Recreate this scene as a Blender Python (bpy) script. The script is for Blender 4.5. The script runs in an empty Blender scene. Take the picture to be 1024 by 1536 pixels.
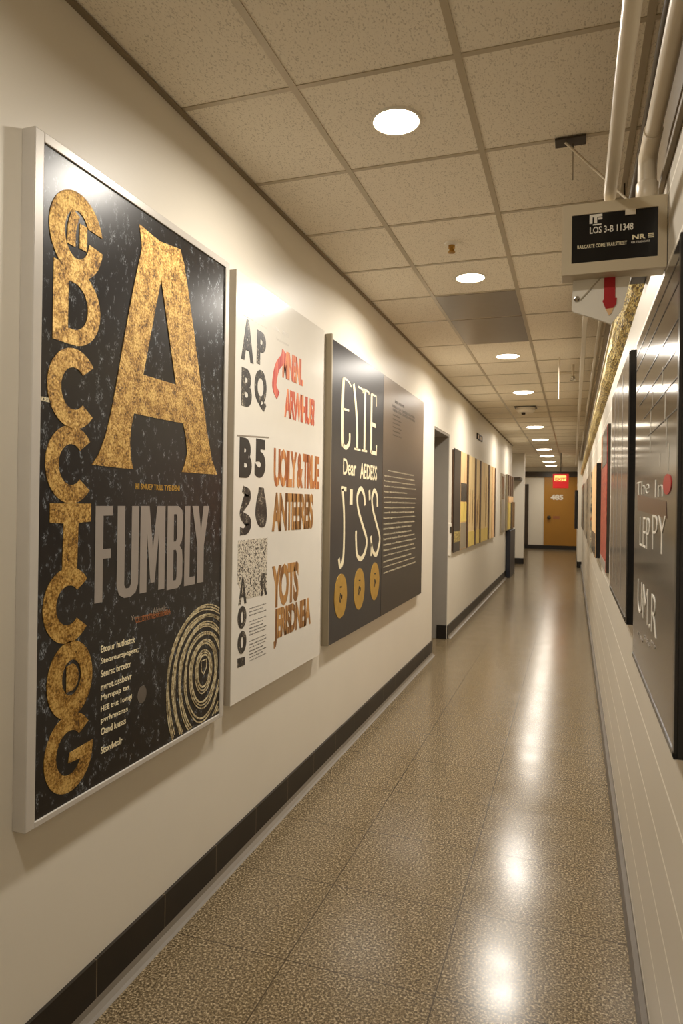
import bpy, bmesh, math, random
from mathutils import Vector, Matrix
random.seed(7)
sc = bpy.context.scene
C = sc.collection

# ------------------------------------------------------------------ camera model
F, RHO, YAW, Y0, CZ = 1024.0, 0.0145, math.radians(18.7217), 754.97, 1.65
cs, sn = math.cos(YAW), math.sin(YAW)
def ray(px, py):
    a, b = (px-512)/F, (Y0-py)/F
    r = a*math.cos(RHO)-b*math.sin(RHO); u = b*math.cos(RHO)+a*math.sin(RHO)
    return (r*cs-sn, r*sn+cs, u)
def on_x(px, py, X):                      # photo point on a wall plane: (y, z)
    d = ray(px, py); k = X/d[0]
    return (d[1]*k, CZ+d[2]*k)

cam = bpy.data.cameras.new('camera'); cam_o = bpy.data.objects.new('camera', cam); C.objects.link(cam_o)
fw = Vector((-sn, cs, 0)); rt = Vector((cs, sn, 0)); up = Vector((0, 0, 1))
ix = rt*math.cos(RHO)+up*math.sin(RHO)
iy = up*math.cos(RHO)-rt*math.sin(RHO)
cam_o.matrix_world = Matrix(((ix.x, iy.x, -fw.x, 0), (ix.y, iy.y, -fw.y, 0), (ix.z, iy.z, -fw.z, CZ), (0, 0, 0, 1)))
cam.sensor_fit = 'VERTICAL'; cam.sensor_height = 36; cam.sensor_width = 24; cam.lens = 24.0
cam.shift_y = (Y0-768)/1536.0
cam.clip_start = 0.02; cam.clip_end = 100
cam.dof.use_dof = True; cam.dof.focus_distance = 2.9; cam.dof.aperture_fstop = 6.3
sc.camera = cam_o

# ------------------------------------------------------------------ materials
class NT:
    def __init__(s, name):
        s.m = bpy.data.materials.new(name); s.m.use_nodes = True
        s.t = s.m.node_tree; s.n = s.t.nodes; s.b = s.n['Principled BSDF']
    def node(s, typ, ins=None, **kw):
        n = s.n.new(typ)
        for k, v in kw.items(): setattr(n, k, v)
        for k, v in (ins or {}).items():
            if isinstance(v, bpy.types.NodeSocket): s.t.links.new(v, n.inputs[k])
            else: n.inputs[k].default_value = v
        return n
    def math(s, op, a, b=0.0, c=0.0):
        return s.node('ShaderNodeMath', {0: a, 1: b, 2: c}, operation=op).outputs[0]
    def mix(s, fac, a, b, blend='MIX'):
        n = s.node('ShaderNodeMix', data_type='RGBA', blend_type=blend)
        for i, v in ((0, fac), (6, a), (7, b)):
            if isinstance(v, bpy.types.NodeSocket): s.t.links.new(v, n.inputs[i])
            else: n.inputs[i].default_value = v if not isinstance(v, tuple) else (*v[:3], 1)
        return n.outputs[2]
    def pos(s): return s.node('ShaderNodeNewGeometry').outputs['Position']
    def xyz(s): return s.node('ShaderNodeSeparateXYZ', {0: s.pos()}).outputs
    def noise(s, scale, detail=2.0, rough=.5, vec=None, stretch=None):
        v = vec or s.pos()
        if stretch: v = s.node('ShaderNodeMapping', {'Vector': v, 'Scale': stretch}).outputs[0]
        return s.node('ShaderNodeTexNoise', {'Vector': v, 'Scale': scale, 'Detail': detail, 'Roughness': rough}).outputs[0]
    def ramp(s, fac, stops):
        n = s.node('ShaderNodeValToRGB', {0: fac}); e = n.color_ramp.elements
        while len(e) < len(stops): e.new(.5)
        for q, (p, c) in zip(e, stops): q.position = p; q.color = (*c, 1) if len(c) == 3 else c
        return n.outputs[0]
    def base(s, v):
        if isinstance(v, tuple): s.b.inputs['Base Color'].default_value = (*v, 1)
        else: s.t.links.new(v, s.b.inputs['Base Color'])
    def set(s, **kw):
        for k, v in kw.items():
            k = {'rough': 'Roughness', 'metal': 'Metallic', 'spec': 'Specular IOR Level', 'coat': 'Coat Weight', 'coat_rough': 'Coat Roughness'}[k]
            if isinstance(v, bpy.types.NodeSocket): s.t.links.new(v, s.b.inputs[k])
            else: s.b.inputs[k].default_value = v
        return s
    def bump(s, h, strength=.3, dist=.002):
        n = s.node('ShaderNodeBump', {'Height': h, 'Strength': strength, 'Distance': dist})
        s.t.links.new(n.outputs[0], s.b.inputs['Normal'])

def lin(r, g, b):
    f = lambda v: (v/255/12.92) if v/255 <= .04045 else ((v/255+.055)/1.055)**2.4
    return (f(r), f(g), f(b))
def plain(name, rgb, rough=.5, metal=0., vary=.06, scale=12., spec=.5):
    t = NT(name); c = lin(*rgb)
    n = t.noise(scale, 3)
    t.base(t.mix(n, tuple(v*(1-vary) for v in c), tuple(min(1, v*(1+vary)) for v in c)))
    t.set(rough=rough, metal=metal, spec=spec)
    return t.m
def line_mask(t, coord, period, offset, width):   # 1 on a thin line repeated along a coordinate
    a = t.math('SUBTRACT', coord, offset-period/2)
    f = t.math('FLOORED_MODULO', a, period)
    return t.math('LESS_THAN', t.math('ABSOLUTE', t.math('SUBTRACT', f, period/2)), width/2)

M = {}
# painted plaster
t = NT('painted_wall'); n = t.noise(3, 4); c = lin(222, 215, 200)
t.base(t.mix(n, tuple(v*.96 for v in c), tuple(v*1.03 for v in c))); t.set(rough=.42, spec=.45)
t.bump(t.noise(60, 3), .08, .002); M['wall'] = t.m
# block wall, pale joints
t = NT('block_wall'); o = t.xyz(); n = t.noise(2.5, 4); c = lin(206, 198, 182)
j = line_mask(t, o[2], .2, .12, .009)
base = t.mix(n, tuple(v*.95 for v in c), tuple(v*1.04 for v in c))
t.base(t.mix(j, base, lin(252, 246, 232))); t.set(rough=.38, spec=.5)
t.bump(t.math('ADD', t.math('MULTIPLY', j, 1.0), t.math('MULTIPLY', t.noise(50, 3), .15)), .35, .003); M['block'] = t.m
# ceiling tile
t = NT('ceiling_tile'); c = lin(240, 231, 212)
sp = t.noise(190, 3, .6, stretch=(1, .5, 1)); big = t.noise(1.2, 2)
fl = t.ramp(sp, [(.36, (1, 1, 1)), (.45, (0, 0, 0))])
base = t.mix(big, tuple(v*.94 for v in c), tuple(v*1.05 for v in c))
t.base(t.mix(t.math('MULTIPLY', fl, .42), base, lin(140, 124, 96))); t.set(rough=.85, spec=.2)
t.bump(sp, .35, .003); M['tile'] = t.m
M['grid'] = plain('grid_metal', (186, 174, 150), .35, .2)
M['taupe'] = plain('taupe_band', (118, 102, 76), .45)
M['edge_trim'] = plain('ceiling_edge_trim', (128, 114, 90), .5)
# terrazzo
t = NT('terrazzo'); o = t.xyz()
a = t.noise(115, 5, .7); b_ = t.noise(240, 2, .6); big = t.noise(1.3, 3)
col = t.ramp(a, [(.40, lin(50, 41, 28)), (.48, lin(96, 81, 57)), (.54, lin(128, 111, 84)), (.61, lin(186, 168, 136))])
col = t.mix(t.math('MULTIPLY', t.ramp(b_, [(.36, (1, 1, 1)), (.44, (0, 0, 0))]), .6), col, lin(70, 56, 36))
col = t.mix(t.math('MULTIPLY', big, .35), col, lin(110, 96, 70))
jx = t.math('MULTIPLY', line_mask(t, o[0], .541, -.417, .0042), t.math('LESS_THAN', o[0], 0.0)); jy = line_mask(t, o[1], .515, 2.277, .0042)
j = t.math('MAXIMUM', jx, jy)
t.base(t.mix(t.math('MULTIPLY', j, .85), col, lin(52, 42, 28)))
rr = t.math('MULTIPLY_ADD', t.noise(5, 3), .1, .15)
t.set(rough=rr, spec=.32)
t.bump(t.math('SUBTRACT', t.math('MULTIPLY', t.noise(7, 2), .6), j), .06, .004); M['floor'] = t.m
# dark base tile
t = NT('dark_base_tile'); o = t.xyz(); j = line_mask(t, o[1], .392, 2.24, .0035)
col = t.mix(t.noise(8, 4), lin(26, 21, 15), lin(42, 34, 25))
t.base(t.mix(j, col, lin(120, 106, 84))); t.set(rough=.42, spec=.35); M['base'] = t.m
M['cove'] = plain('grey_cove', (112, 104, 92), .35)
M['base_grey'] = plain('grey_base', (96, 88, 78), .4)
M['black_base'] = plain('black_base', (24, 20, 17), .3)
M['frame_grey'] = plain('pale_frame', (196, 190, 180), .35, .15)
M['steel_edge'] = plain('brushed_edge', (150, 140, 120), .35, .6)
# black poster with white flecks
t = NT('flecked_black_print')
w = t.noise(30, 3, .6, stretch=(1, 1.3, .9)); cl = t.noise(15, 2); st = t.noise(190, 3, .75, stretch=(1, 1.3, .7))
m = t.math('MULTIPLY', t.ramp(w, [(.55, (0, 0, 0)), (.68, (1, 1, 1))]), t.ramp(st, [(.49, (0, 0, 0)), (.64, (1, 1, 1))]))
t.base(t.mix(t.math('MULTIPLY', m, .8), t.mix(cl, lin(22, 19, 17), lin(36, 31, 28)), lin(190, 198, 204))); t.set(rough=.3, spec=.4)
M['poster_black'] = t.m
# gold leaf
t = NT('gold_leaf'); a = t.noise(125, 5, .75); v = t.noise(22, 3)
g = t.ramp(t.math('MULTIPLY_ADD', v, .35, t.math('MULTIPLY', a, .7)), [(.42, lin(84, 56, 14)), (.51, lin(172, 128, 50)), (.61, lin(226, 190, 112))])
t.base(g); t.set(rough=.36, metal=.55, spec=.6); t.bump(a, .6, .004); M['gold'] = t.m
M['silver_ink'] = plain('silver_ink', (158, 150, 142), .35, .3)
M['cream_ink'] = plain('cream_ink', (236, 224, 188), .5)
M['white_ink'] = plain('white_ink', (226, 220, 206), .5)
M['rust_ink'] = plain('rust_ink', (150, 92, 52), .5)
t = NT('ring_ink'); a = t.noise(60, 4, .7)
t.base(t.ramp(a, [(.36, lin(104, 84, 52)), (.52, lin(196, 180, 140)), (.7, lin(232, 222, 190))])); t.set(rough=.45); M['ring'] = t.m
# white board
M['board_white'] = plain('gloss_white_board', (224, 219, 208), .16, 0, .02)
M['board_side'] = plain('board_side', (168, 158, 142), .45)
t = NT('engraved_black'); a = t.noise(40, 4, .7, stretch=(1, 1, .5)); b2 = t.noise(130, 2)
t.base(t.ramp(t.math('MULTIPLY_ADD', b2, .4, t.math('MULTIPLY', a, .6)), [(.44, lin(26, 23, 22)), (.56, lin(64, 58, 52)), (.63, lin(170, 160, 140))])); t.set(rough=.4); M['engraved'] = t.m
M['black_ink'] = plain('black_ink', (30, 27, 25), .4)
M['grey_ink'] = plain('grey_ink', (150, 140, 126), .5)
t = NT('sketch_print'); a = t.noise(75, 4, .7)
t.base(t.ramp(a, [(.43, lin(60, 52, 44)), (.48, lin(214, 205, 186)), (.55, lin(222, 214, 196)), (.62, lin(120, 110, 94))])); t.set(rough=.4); M['sketch'] = t.m
def striped(name, dark, light):
    t = NT(name); o = t.xyz()
    s = t.noise(60, 2, .5, stretch=(1, 1, .06))
    t.base(t.ramp(s, [(.44, lin(*dark)), (.6, lin(*light))])); t.set(rough=.45); return t.m
M['orange_ink'] = striped('orange_wood_type', (190, 74, 44), (232, 150, 96))
M['copper_ink'] = striped('copper_wood_type', (164, 88, 38), (206, 142, 80))
M['brown_ink'] = striped('brown_wood_type', (120, 78, 34), (186, 136, 74))
M['red_ink'] = striped('red_wood_type', (178, 44, 40), (214, 110, 84))
# dark boards
M['slate'] = plain('slate_print', (42, 41, 44), .32, 0, .08, 4)
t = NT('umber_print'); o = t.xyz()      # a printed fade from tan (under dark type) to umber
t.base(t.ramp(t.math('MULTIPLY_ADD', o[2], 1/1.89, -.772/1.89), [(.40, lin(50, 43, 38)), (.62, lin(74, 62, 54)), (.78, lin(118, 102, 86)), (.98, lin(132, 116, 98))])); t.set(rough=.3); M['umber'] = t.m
M['umber_dark'] = plain('umber_type', (70, 60, 50), .35)
M['brass_disc'] = plain('brass_disc', (188, 148, 62), .4, .35, .2, 25)
# woods
def wood(name, a, b, rough=.45):
    t = NT(name); g = t.noise(9, 5, .65, stretch=(1, 3, .25)); k = t.noise(2.2, 3, stretch=(1, 2, .7))
    col = t.mix(g, lin(*a), lin(*b))
    t.base(t.mix(t.ramp(k, [(.6, (0, 0, 0)), (.72, (.4, .4, .4))]), col, lin(104, 76, 40))); t.set(rough=rough); return t.m
M['wood_pale'] = wood('pale_plank', (222, 188, 126), (242, 218, 164))
M['wood_peach'] = wood('peach_plank', (228, 178, 124), (240, 204, 152))
M['wood_yellow'] = wood('yellow_plank', (216, 184, 84), (238, 214, 122))
M['wood_dark'] = wood('dark_plank', (58, 40, 24), (96, 66, 38))
M['wood_brown'] = wood('brown_inlay', (118, 84, 46), (160, 120, 70))
M['char'] = plain('charcoal_plank', (54, 47, 42), .35)
M['grey_plank'] = wood('grey_plank', (120, 110, 92), (168, 154, 128))
M['mosaic'] = M['engraved']
M['door_grey'] = plain('grey_door_paint', (138, 132, 122), .4)
M['door_dark'] = plain('dark_lintel', (54, 42, 28), .4)
M['white_paint'] = plain('white_enamel', (236, 230, 216), .35)
M['white_pipe'] = plain('pipe_paint', (214, 202, 180), .35)
M['bronze_pipe'] = plain('dark_conduit', (70, 58, 42), .35, .3)
t = NT('screen_black'); t.base(lin(14, 12, 11)); t.set(rough=.2); M['screen'] = t.m
M['sign_frame'] = plain('sign_casing', (196, 182, 154), .35)
M['red'] = plain('red_enamel', (176, 20, 26), .35)
M['red_wash'] = plain('dark_red_band', (74, 34, 31), .2)
t = NT('red_print'); a = t.noise(45, 3, .6); t.base(t.ramp(a, [(.35, lin(120, 30, 24)), (.55, lin(186, 62, 48)), (.7, lin(206, 130, 100))])); t.set(rough=.35); M['red_print'] = t.m
t = NT('gloss_charcoal'); n = t.noise(3, 3); t.base(t.mix(n, lin(50, 44, 39), lin(60, 53, 47))); t.set(rough=.12, spec=.6); M['gloss_char'] = t.m
t = NT('gloss_black'); t.base(lin(20, 18, 17)); t.set(rough=.25); M['gloss_black'] = t.m
M['grey_print'] = plain('grey_print', (96, 88, 80), .16, 0, .1, 6)
t = NT('gold_glitter'); v = t.node('ShaderNodeTexVoronoi', {'Vector': t.node('ShaderNodeMapping', {'Vector': t.pos(), 'Scale': (1, .22, 1)}).outputs[0], 'Scale': 190.0}); a = t.noise(120, 3, stretch=(1, .25, 1))
t.base(t.ramp(v.outputs['Color'], [(.25, lin(84, 66, 18)), (.5, lin(200, 168, 70)), (.75, lin(248, 232, 160))])); t.set(rough=.35, metal=.6); t.bump(a, .8, .004); M['glitter'] = t.m
t = NT('mixed_print'); a = t.noise(9, 3, .6, stretch=(1, .6, 1)); b2 = t.noise(24, 3, .6)
t.base(t.mix(t.ramp(b2, [(.5, (0, 0, 0)), (.6, (.7, .7, .7))]), t.ramp(a, [(.36, lin(70, 72, 70)), (.46, lin(150, 140, 122)), (.55, lin(196, 180, 150)), (.66, lin(130, 74, 54))]), lin(84, 92, 88))); t.set(rough=.35); M['mixed'] = t.m
M['brass'] = plain('brass', (170, 130, 62), .3, .9)
M['chrome'] = plain('chrome', (190, 184, 172), .2, .9)
M['dark_metal'] = plain('dark_metal', (60, 52, 42), .45, .5)
M['yellow_door'] = plain('yellow_door_paint', (160, 112, 32), .4, 0, .08, 3)
M['grey_ceiling'] = plain('grey_metal_panel', (142, 134, 122), .3, .3)
M['navy'] = plain('navy_base', (30, 32, 42), .4)
def emit(name, rgb, s):
    t = NT(name); t.base(lin(*rgb)); t.b.inputs['Emission Color'].default_value = (*lin(*rgb), 1); t.b.inputs['Emission Strength'].default_value = s; return t.m
M['lens'] = emit('lamp_lens', (255, 240, 215), 14)
M['exit_red'] = emit('exit_face', (190, 14, 18), .35)
M['exit_amber'] = emit('exit_lettering', (255, 180, 100), 1.1)

# ------------------------------------------------------------------ builders
def obj(name, bm, mat, parent=None, smooth=False, loc=None):
    me = bpy.data.meshes.new(name)
    if parent is not None:
        base = parent.matrix_basis.translation.copy(); q = parent.parent
        while q is not None: base += q.matrix_basis.translation; q = q.parent
    else:
        if loc is None:
            xs = [v.co for v in bm.verts]
            lo = Vector((min(c[i] for c in xs) for i in range(3))); hi = Vector((max(c[i] for c in xs) for i in range(3)))
            base = Vector(((lo.x+hi.x)/2, (lo.y+hi.y)/2, lo.z))
        else: base = Vector(loc)
    bmesh.ops.translate(bm, verts=bm.verts, vec=-base)
    bmesh.ops.recalc_face_normals(bm, faces=bm.faces)
    bm.to_mesh(me); bm.free()
    if smooth:
        for p in me.polygons: p.use_smooth = True
        me.set_sharp_from_angle(angle=math.radians(40))
    me.materials.append(mat if not isinstance(mat, str) else M[mat])
    o = bpy.data.objects.new(name, me); C.objects.link(o)
    if parent is not None: o.parent = parent
    else: o.location = base
    return o
def tag(o, label, cat, group=None):
    o['label'] = label; o['category'] = cat
    if group: o['group'] = group
    return o
def thing(name, label, cat, loc, group=None):
    o = bpy.data.objects.new(name, None); C.objects.link(o); o.location = loc; o.empty_display_size = .1
    return tag(o, label, cat, group)
def struct(name, bm, mat, parent=None, smooth=False):
    o = obj(name, bm, mat, parent, smooth)
    if parent is None: o['kind'] = 'structure'
    return o
def nb(): return bmesh.new()
def box(bm, x0, x1, y0, y1, z0, z1, bev=0):
    m = Matrix.Translation(((x0+x1)/2, (y0+y1)/2, (z0+z1)/2)) @ Matrix.Diagonal((abs(x1-x0), abs(y1-y0), abs(z1-z0), 1))
    r = bmesh.ops.create_cube(bm, size=1, matrix=m)
    if bev:
        es = {e for v in r['verts'] for e in v.link_edges}
        bmesh.ops.bevel(bm, geom=list(es), offset=bev, segments=2, affect='EDGES', profile=.5)
    return bm
def bx(*a, **k): return box(nb(), *a, **k)
def tube(bm, pts, r, seg=16):
    pts = [Vector(p) for p in pts]; rings = []
    for i, p in enumerate(pts):
        d = (pts[min(i+1, len(pts)-1)]-pts[max(i-1, 0)]).normalized()
        a = d.orthogonal().normalized() if i == 0 else (rings[-1][1]-d*rings[-1][1].dot(d)).normalized()
        b = d.cross(a); rr = r[i] if isinstance(r, (list, tuple)) else r
        rings.append(([bm.verts.new(p+(a*math.cos(2*math.pi*k/seg)+b*math.sin(2*math.pi*k/seg))*rr) for k in range(seg)], a))
    for (A, _), (B, _) in zip(rings, rings[1:]):
        for k in range(seg): bm.faces.new((A[k], A[(k+1) % seg], B[(k+1) % seg], B[k]))
    bm.faces.new(rings[0][0]); bm.faces.new(rings[-1][0]); return bm
def lathe(bm, prof, c, seg=40, axis='z'):
    rings = []
    for r, h in prof:
        ring = []
        for k in range(seg):
            a = 2*math.pi*k/seg
            p = {'z': (r*math.cos(a), r*math.sin(a), h), 'x': (h, r*math.cos(a), r*math.sin(a)), 'y': (r*math.cos(a), h, r*math.sin(a))}[axis]
            ring.append(bm.verts.new(Vector(c)+Vector(p)))
        rings.append(ring)
    for A, B in zip(rings, rings[1:]):
        for k in range(seg): bm.faces.new((A[k], A[(k+1) % seg], B[(k+1) % seg], B[k]))
    if prof[0][0] > 1e-6: bm.faces.new(rings[0])
    if prof[-1][0] > 1e-6: bm.faces.new(rings[-1])
    return bm
# surfaces that carry print: (u to the reader's right, z up, d out of the surface) -> world
def FL(X): return lambda u, z, d: Vector((X+d, u, z))
def FR(X): return lambda u, z, d: Vector((X-d, -u, z))
def FE(Y): return lambda u, z, d: Vector((u, Y-d, z))
def curve_mesh(bm, cu, fr, th, fit=None):
    o = bpy.data.objects.new('tmp', cu)
    C.objects.link(o); dg = bpy.context.evaluated_depsgraph_get(); me = o.evaluated_get(dg).to_mesh()
    co = [v.co.copy() for v in me.vertices]
    if co:
        x0, x1 = min(c.x for c in co), max(c.x for c in co); y0, y1 = min(c.y for c in co), max(c.y for c in co)
        vs = []
        for c in co:
            x, y = c.x, c.y
            if fit:
                u0, z0, u1, z1 = fit
                x = u0+(x-x0)/max(1e-6, x1-x0)*(u1-u0); y = z0+(y-y0)/max(1e-6, y1-y0)*(z1-z0)
            vs.append(bm.verts.new(fr(x, y, th if c.z > 0 else 0)))
        for p in me.polygons:
            try: bm.faces.new([vs[i] for i in p.vertices])
            except ValueError: pass
    o.evaluated_get(dg).to_mesh_clear(); bpy.data.objects.remove(o); bpy.data.curves.remove(cu)
def text(bm, s, fit, fr, th=.0012, bold=0., res=3, space=1.):
    cu = bpy.data.curves.new('t', 'FONT'); cu.space_character = space; cu.body = s; cu.extrude = .01; cu.offset = bold; cu.resolution_u = res
    curve_mesh(bm, cu, fr, th, fit); return bm
def poly(bm, loops, fr, th=.0015):        # a filled outline; further loops are holes
    cu = bpy.data.curves.new('p', 'CURVE'); cu.dimensions = '2D'; cu.fill_mode = 'BOTH'; cu.extrude = .01
    for L in loops:
        sp = cu.splines.new('POLY'); sp.points.add(len(L)-1); sp.use_cyclic_u = True
        for q, (x, y) in zip(sp.points, L): q.co = (x, y, 0, 1)
    curve_mesh(bm, cu, fr, th); return bm
def strip(bm, pts, w, fr, th=.0015, closed=False, keep=None):   # a ribbon along a polyline
    n = len(pts); L = []
    for i, p in enumerate(pts):
        a = pts[(i-1) % n] if (closed or i) else p; b = pts[(i+1) % n] if (closed or i < n-1) else p
        dx, dy = b[0]-a[0], b[1]-a[1]; l = math.hypot(dx, dy) or 1
        ww = (w[i] if isinstance(w, (list, tuple)) else w)/2
        nx, ny = -dy/l*ww, dx/l*ww
        L.append([bm.verts.new(fr(p[0]+sg*nx, p[1]+sg*ny, d)) for sg, d in ((1, 0), (1, th), (-1, th), (-1, 0))])
    ok = [keep is None or keep(p) for p in pts]
    for i in range(n if closed else n-1):
        j = (i+1) % n
        if ok[i] and ok[j]:
            for k in range(4): bm.faces.new((L[i][k], L[j][k], L[j][(k+1) % 4], L[i][(k+1) % 4]))
            if (not closed and i == 0) or not ok[i-1]: bm.faces.new(L[i])
            if (not closed and j == n-1) or not ok[(j+1) % n]: bm.faces.new(L[j])
    lone = [v for v in bm.verts if not v.link_faces]
    bmesh.ops.delete(bm, geom=lone, context='VERTS'); return bm
def arc(cx, cy, rx, ry, a0, a1, n=40):
    return [(cx+rx*math.cos(math.radians(a0+(a1-a0)*i/n)), cy+ry*math.sin(math.radians(a0+(a1-a0)*i/n))) for i in range(n+1)]
def bez(pts, n=10):                        # Catmull-Rom through points
    out = []; P = [pts[0]]+list(pts)+[pts[-1]]
    for i in range(1, len(P)-2):
        for k in range(n):
            s = k/n; a, b, c, d = P[i-1:i+3]
            out.append(tuple(.5*((2*b[j])+(-a[j]+c[j])*s+(2*a[j]-5*b[j]+4*c[j]-d[j])*s*s+(-a[j]+3*b[j]-3*c[j]+d[j])*s**3) for j in (0, 1)))
    out.append(tuple(pts[-1])); return out

# ------------------------------------------------------------------ the setting
XL, XR, H, YB, YE = -1.452, .238, 3.15, -1.2, 27.5
DY0, DY1, DZ = 7.42, 8.40, 2.515          # doorway recess in the left wall
bm = nb()
box(bm, XL-.12, XL, YB, DY0, 0, H); box(bm, XL-.12, XL, DY0, DY1, DZ, H); box(bm, XL-.12, XL, DY1, 17.45, 0, H)
struct('wall_left', bm, 'wall')
bm = nb(); box(bm, XL-1.25, XL-1.15, 17.3, YE, 0, H); box(bm, XL-1.15, XL-.12, 17.3, 17.45, 0, H); struct('wall_side_passage', bm, 'wall')
struct('wall_return', bx(XL-1.15, -1.32, 20.0, 20.35, 0, H), 'wall')
struct('wall_right', bx(XR, XR+.12, YB, YE, 0, H), 'block')
struct('wall_pilaster', bx(.13, XR, 19.5, 24.0, 0, H), 'wall')
struct('wall_back', bx(XL-.12, XR+.12, YB-.1, YB, 0, H), 'wall')
struct('wall_end', bx(XL-1.3, XR+.12, YE, YE+.12, 0, H), 'wall')
struct('floor', bx(XL-1.3, XR+.15, YB-.15, YE+.15, -.1, 0), 'floor')
struct('ceiling', bx(XL-1.3, XR+.15, YB-.15, YE+.15, H, H+.1), 'tile')
# suspended grid
GX = [-.975, -.385, .205]
GY = [.34, .985, 1.63, 2.275, 2.92, 3.565, 4.21, 4.855, 5.52, 6.4, 7.3, 7.98, 8.66]+[9.32+.665*i for i in range(28)]
bm = nb()
for x in GX: box(bm, x-.0125, x+.0125, YB, YE, H-.004, H)
for y in GY:
    if y < YE: box(bm, XL, XR, y-.011, y+.011, H-.0035, H)
struct('trim_1', bm, 'grid')
struct('trim_6', bx(XR-.004, XR, YB, 19.5, 2.592, H-.004), 'taupe')
struct('trim_2', bx(XL, XL+.02, YB, 17.45, H-.014, H-.004), 'edge_trim')
# bases
bm = nb(); box(bm, XL, XL+.012, YB, DY0, 0, .16); box(bm, XL, XL+.012, DY1, 17.45, 0, .16); struct('baseboard_left', bm, 'base')
bm = nb()
for a, b in ((YB, DY0), (DY1, 17.45)):
    P = [(XL+.012, .034), (XL+.018, .016), (XL+.032, .004), (XL+.045, .0)]
    vs = [[bm.verts.new((x, y, z)) for x, z in P+[(XL+.012, 0)]] for y in (a, b)]
    for k in range(5): bm.faces.new((vs[0][k], vs[0][(k+1) % 5], vs[1][(k+1) % 5], vs[1][k]))
    bm.faces.new(vs[0]); bm.faces.new(vs[1])
struct('trim_3', bm, 'cove')
struct('baseboard_right', bx(XR-.022, XR, YB, 19.5, 0, .1, bev=.003), 'base_grey')
bm = nb(); box(bm, XL-.6, -1.31, 19.988, 20.0, 0, .17); box(bm, -1.32, -1.308, 19.988, 20.36, 0, .17); struct('baseboard_return', bm, 'black_base')
bm = nb(); box(bm, .118, XR, 19.488, 19.5, 0, .17); box(bm, .118, .13, 19.488, 24, 0, .17); struct('baseboard_pilaster', bm, 'black_base')
struct('baseboard_end', bx(XL-1.15, XR, YE-.03, YE, 0, .15), 'black_base')
# doorway: grey jambs, head and a shut door set back
bm = nb()
box(bm, XL-.30, XL-.004, DY1-.03, DY1, 0, DZ); box(bm, XL-.30, XL-.004, DY0, DY0+.03, 0, DZ); box(bm, XL-.30, XL-.004, DY0+.03, DY1-.03, DZ-.03, DZ)
box(bm, XL-.30, XL-.26, DY0+.03, DY1-.03, 0, DZ-.03)
d1 = struct('door_1', bm, 'door_grey')
obj('door_handle', tube(nb(), [(XL-.26, DY1-.12, 1.05), (XL-.21, DY1-.12, 1.05), (XL-.205, DY1-.2, 1.05)], .01), 'chrome', d1, True)
obj('kick_block', bx(XL-.12, XL-.002, DY1-.052, DY1-.03, 0, .17), 'black_base', d1)
# end of the corridor
d2 = struct('door_2', bx(-1.06, .21, YE-.05, YE, .15, 2.78), 'yellow_door')
obj('door_knob', lathe(nb(), [(.03, 0), (.03, -.02), (.06, -.03), (.07, -.06), (.05, -.09), (0, -.1)], (-.87, YE-.05, 1.22), 24, 'y'), 'dark_metal', d2, True)
obj('lock_plate', bx(-.72, -.48, YE-.06, YE-.05, 1.17, 1.28), 'rust_ink', d2)
obj('door_number', text(nb(), '485', (-.82, 1.9, -.36, 2.1), FE(YE-.05), .006, .05), 'white_ink', d2)
struct('trim_4', bx(XL-1.15, XR, YE-.12, YE, 2.78, 2.98), 'door_dark')
d3 = struct('door_3', bx(-2.1, -1.64, YE-.06, YE, .15, 2.5), 'door_dark')
struct('trim_5', bx(-1.8, -1.37, 19.3, 20.0, 2.37, 2.44), 'door_dark')

# ------------------------------------------------------------------ ceiling fittings
ordinal = ['nearest', 'second nearest', 'third', 'fourth', 'fifth', 'sixth', 'seventh', 'eighth', 'ninth', 'farthest']
where = ['above the gold letter poster', 'short of the grey ceiling panels', 'just past the grey ceiling panels', 'short of the ceiling smoke detector',
         'just past the ceiling smoke detector', 'over the narrow yellow display', 'level with the side passage', 'just past the red exit sign', 'between exit sign and yellow door', 'right before the yellow door']
LY = [2.59, 4.52, 7.0, 9.27, 13.4, 16.0, 18.7, 21.3, 23.8, 26.2]
LX = [-.675, -.66, -.64, -.64, -.70, -.72, -.74, -.76, -.77, -.78]
LR = [.088, .09, .11, .13, .155, .18, .2, .21, .21, .21]
lamp_proto = None
for i, (x, y, r) in enumerate(zip(LX, LY, LR)):
    T = thing('recessed_downlight', 'round white recessed downlight, %s along the ceiling, %s' % (ordinal[i], where[i]), 'ceiling light', (x, y, H), 'recessed downlights in a row')
    obj('trim_ring', lathe(nb(), [(r, -.004), (r+.002, -.008), (r+.009, -.007), (r+.012, 0), (r, 0)], (x, y, H), 48), 'white_paint', T, True)
    obj('lens', lathe(nb(), [(r, -.003), (r*.9, -.009), (r*.6, -.015), (0, -.018)], (x, y, H), 48), 'lens', T, True)
    L = bpy.data.lights.new('lamp', 'AREA'); L.shape = 'DISK'; L.size = 2*r*.95; L.energy = (21, 36, 36, 32, 28, 24, 20, 17, 15, 13)[i]; L.color = (1, .935, .84); L.spread = math.radians(165)
    lo = bpy.data.objects.new('lamp', L); C.objects.link(lo); lo.parent = T; lo.location = (0, 0, -.022)
L = bpy.data.lights.new('lamp', 'AREA'); L.shape = 'DISK'; L.size = .17; L.energy = 15; L.color = (1, .935, .84); L.spread = math.radians(165)
lo = bpy.data.objects.new('lamp', L); C.objects.link(lo); lo.location = (-.675, .6, H-.012)     # the next lamp of the row, overhead
for y0, y1, w in ((4.867, 5.508, 'nearer'), (5.532, 6.388, 'farther')):
    T = obj('ceiling_panel', bx(-.961, -.399, y0, y1, H-.006, H-.001, bev=.002), 'grey_ceiling')
    tag(T, '%s of two plain grey metal ceiling panels between the downlights' % w, 'ceiling panel', 'grey metal ceiling panels')
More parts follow.
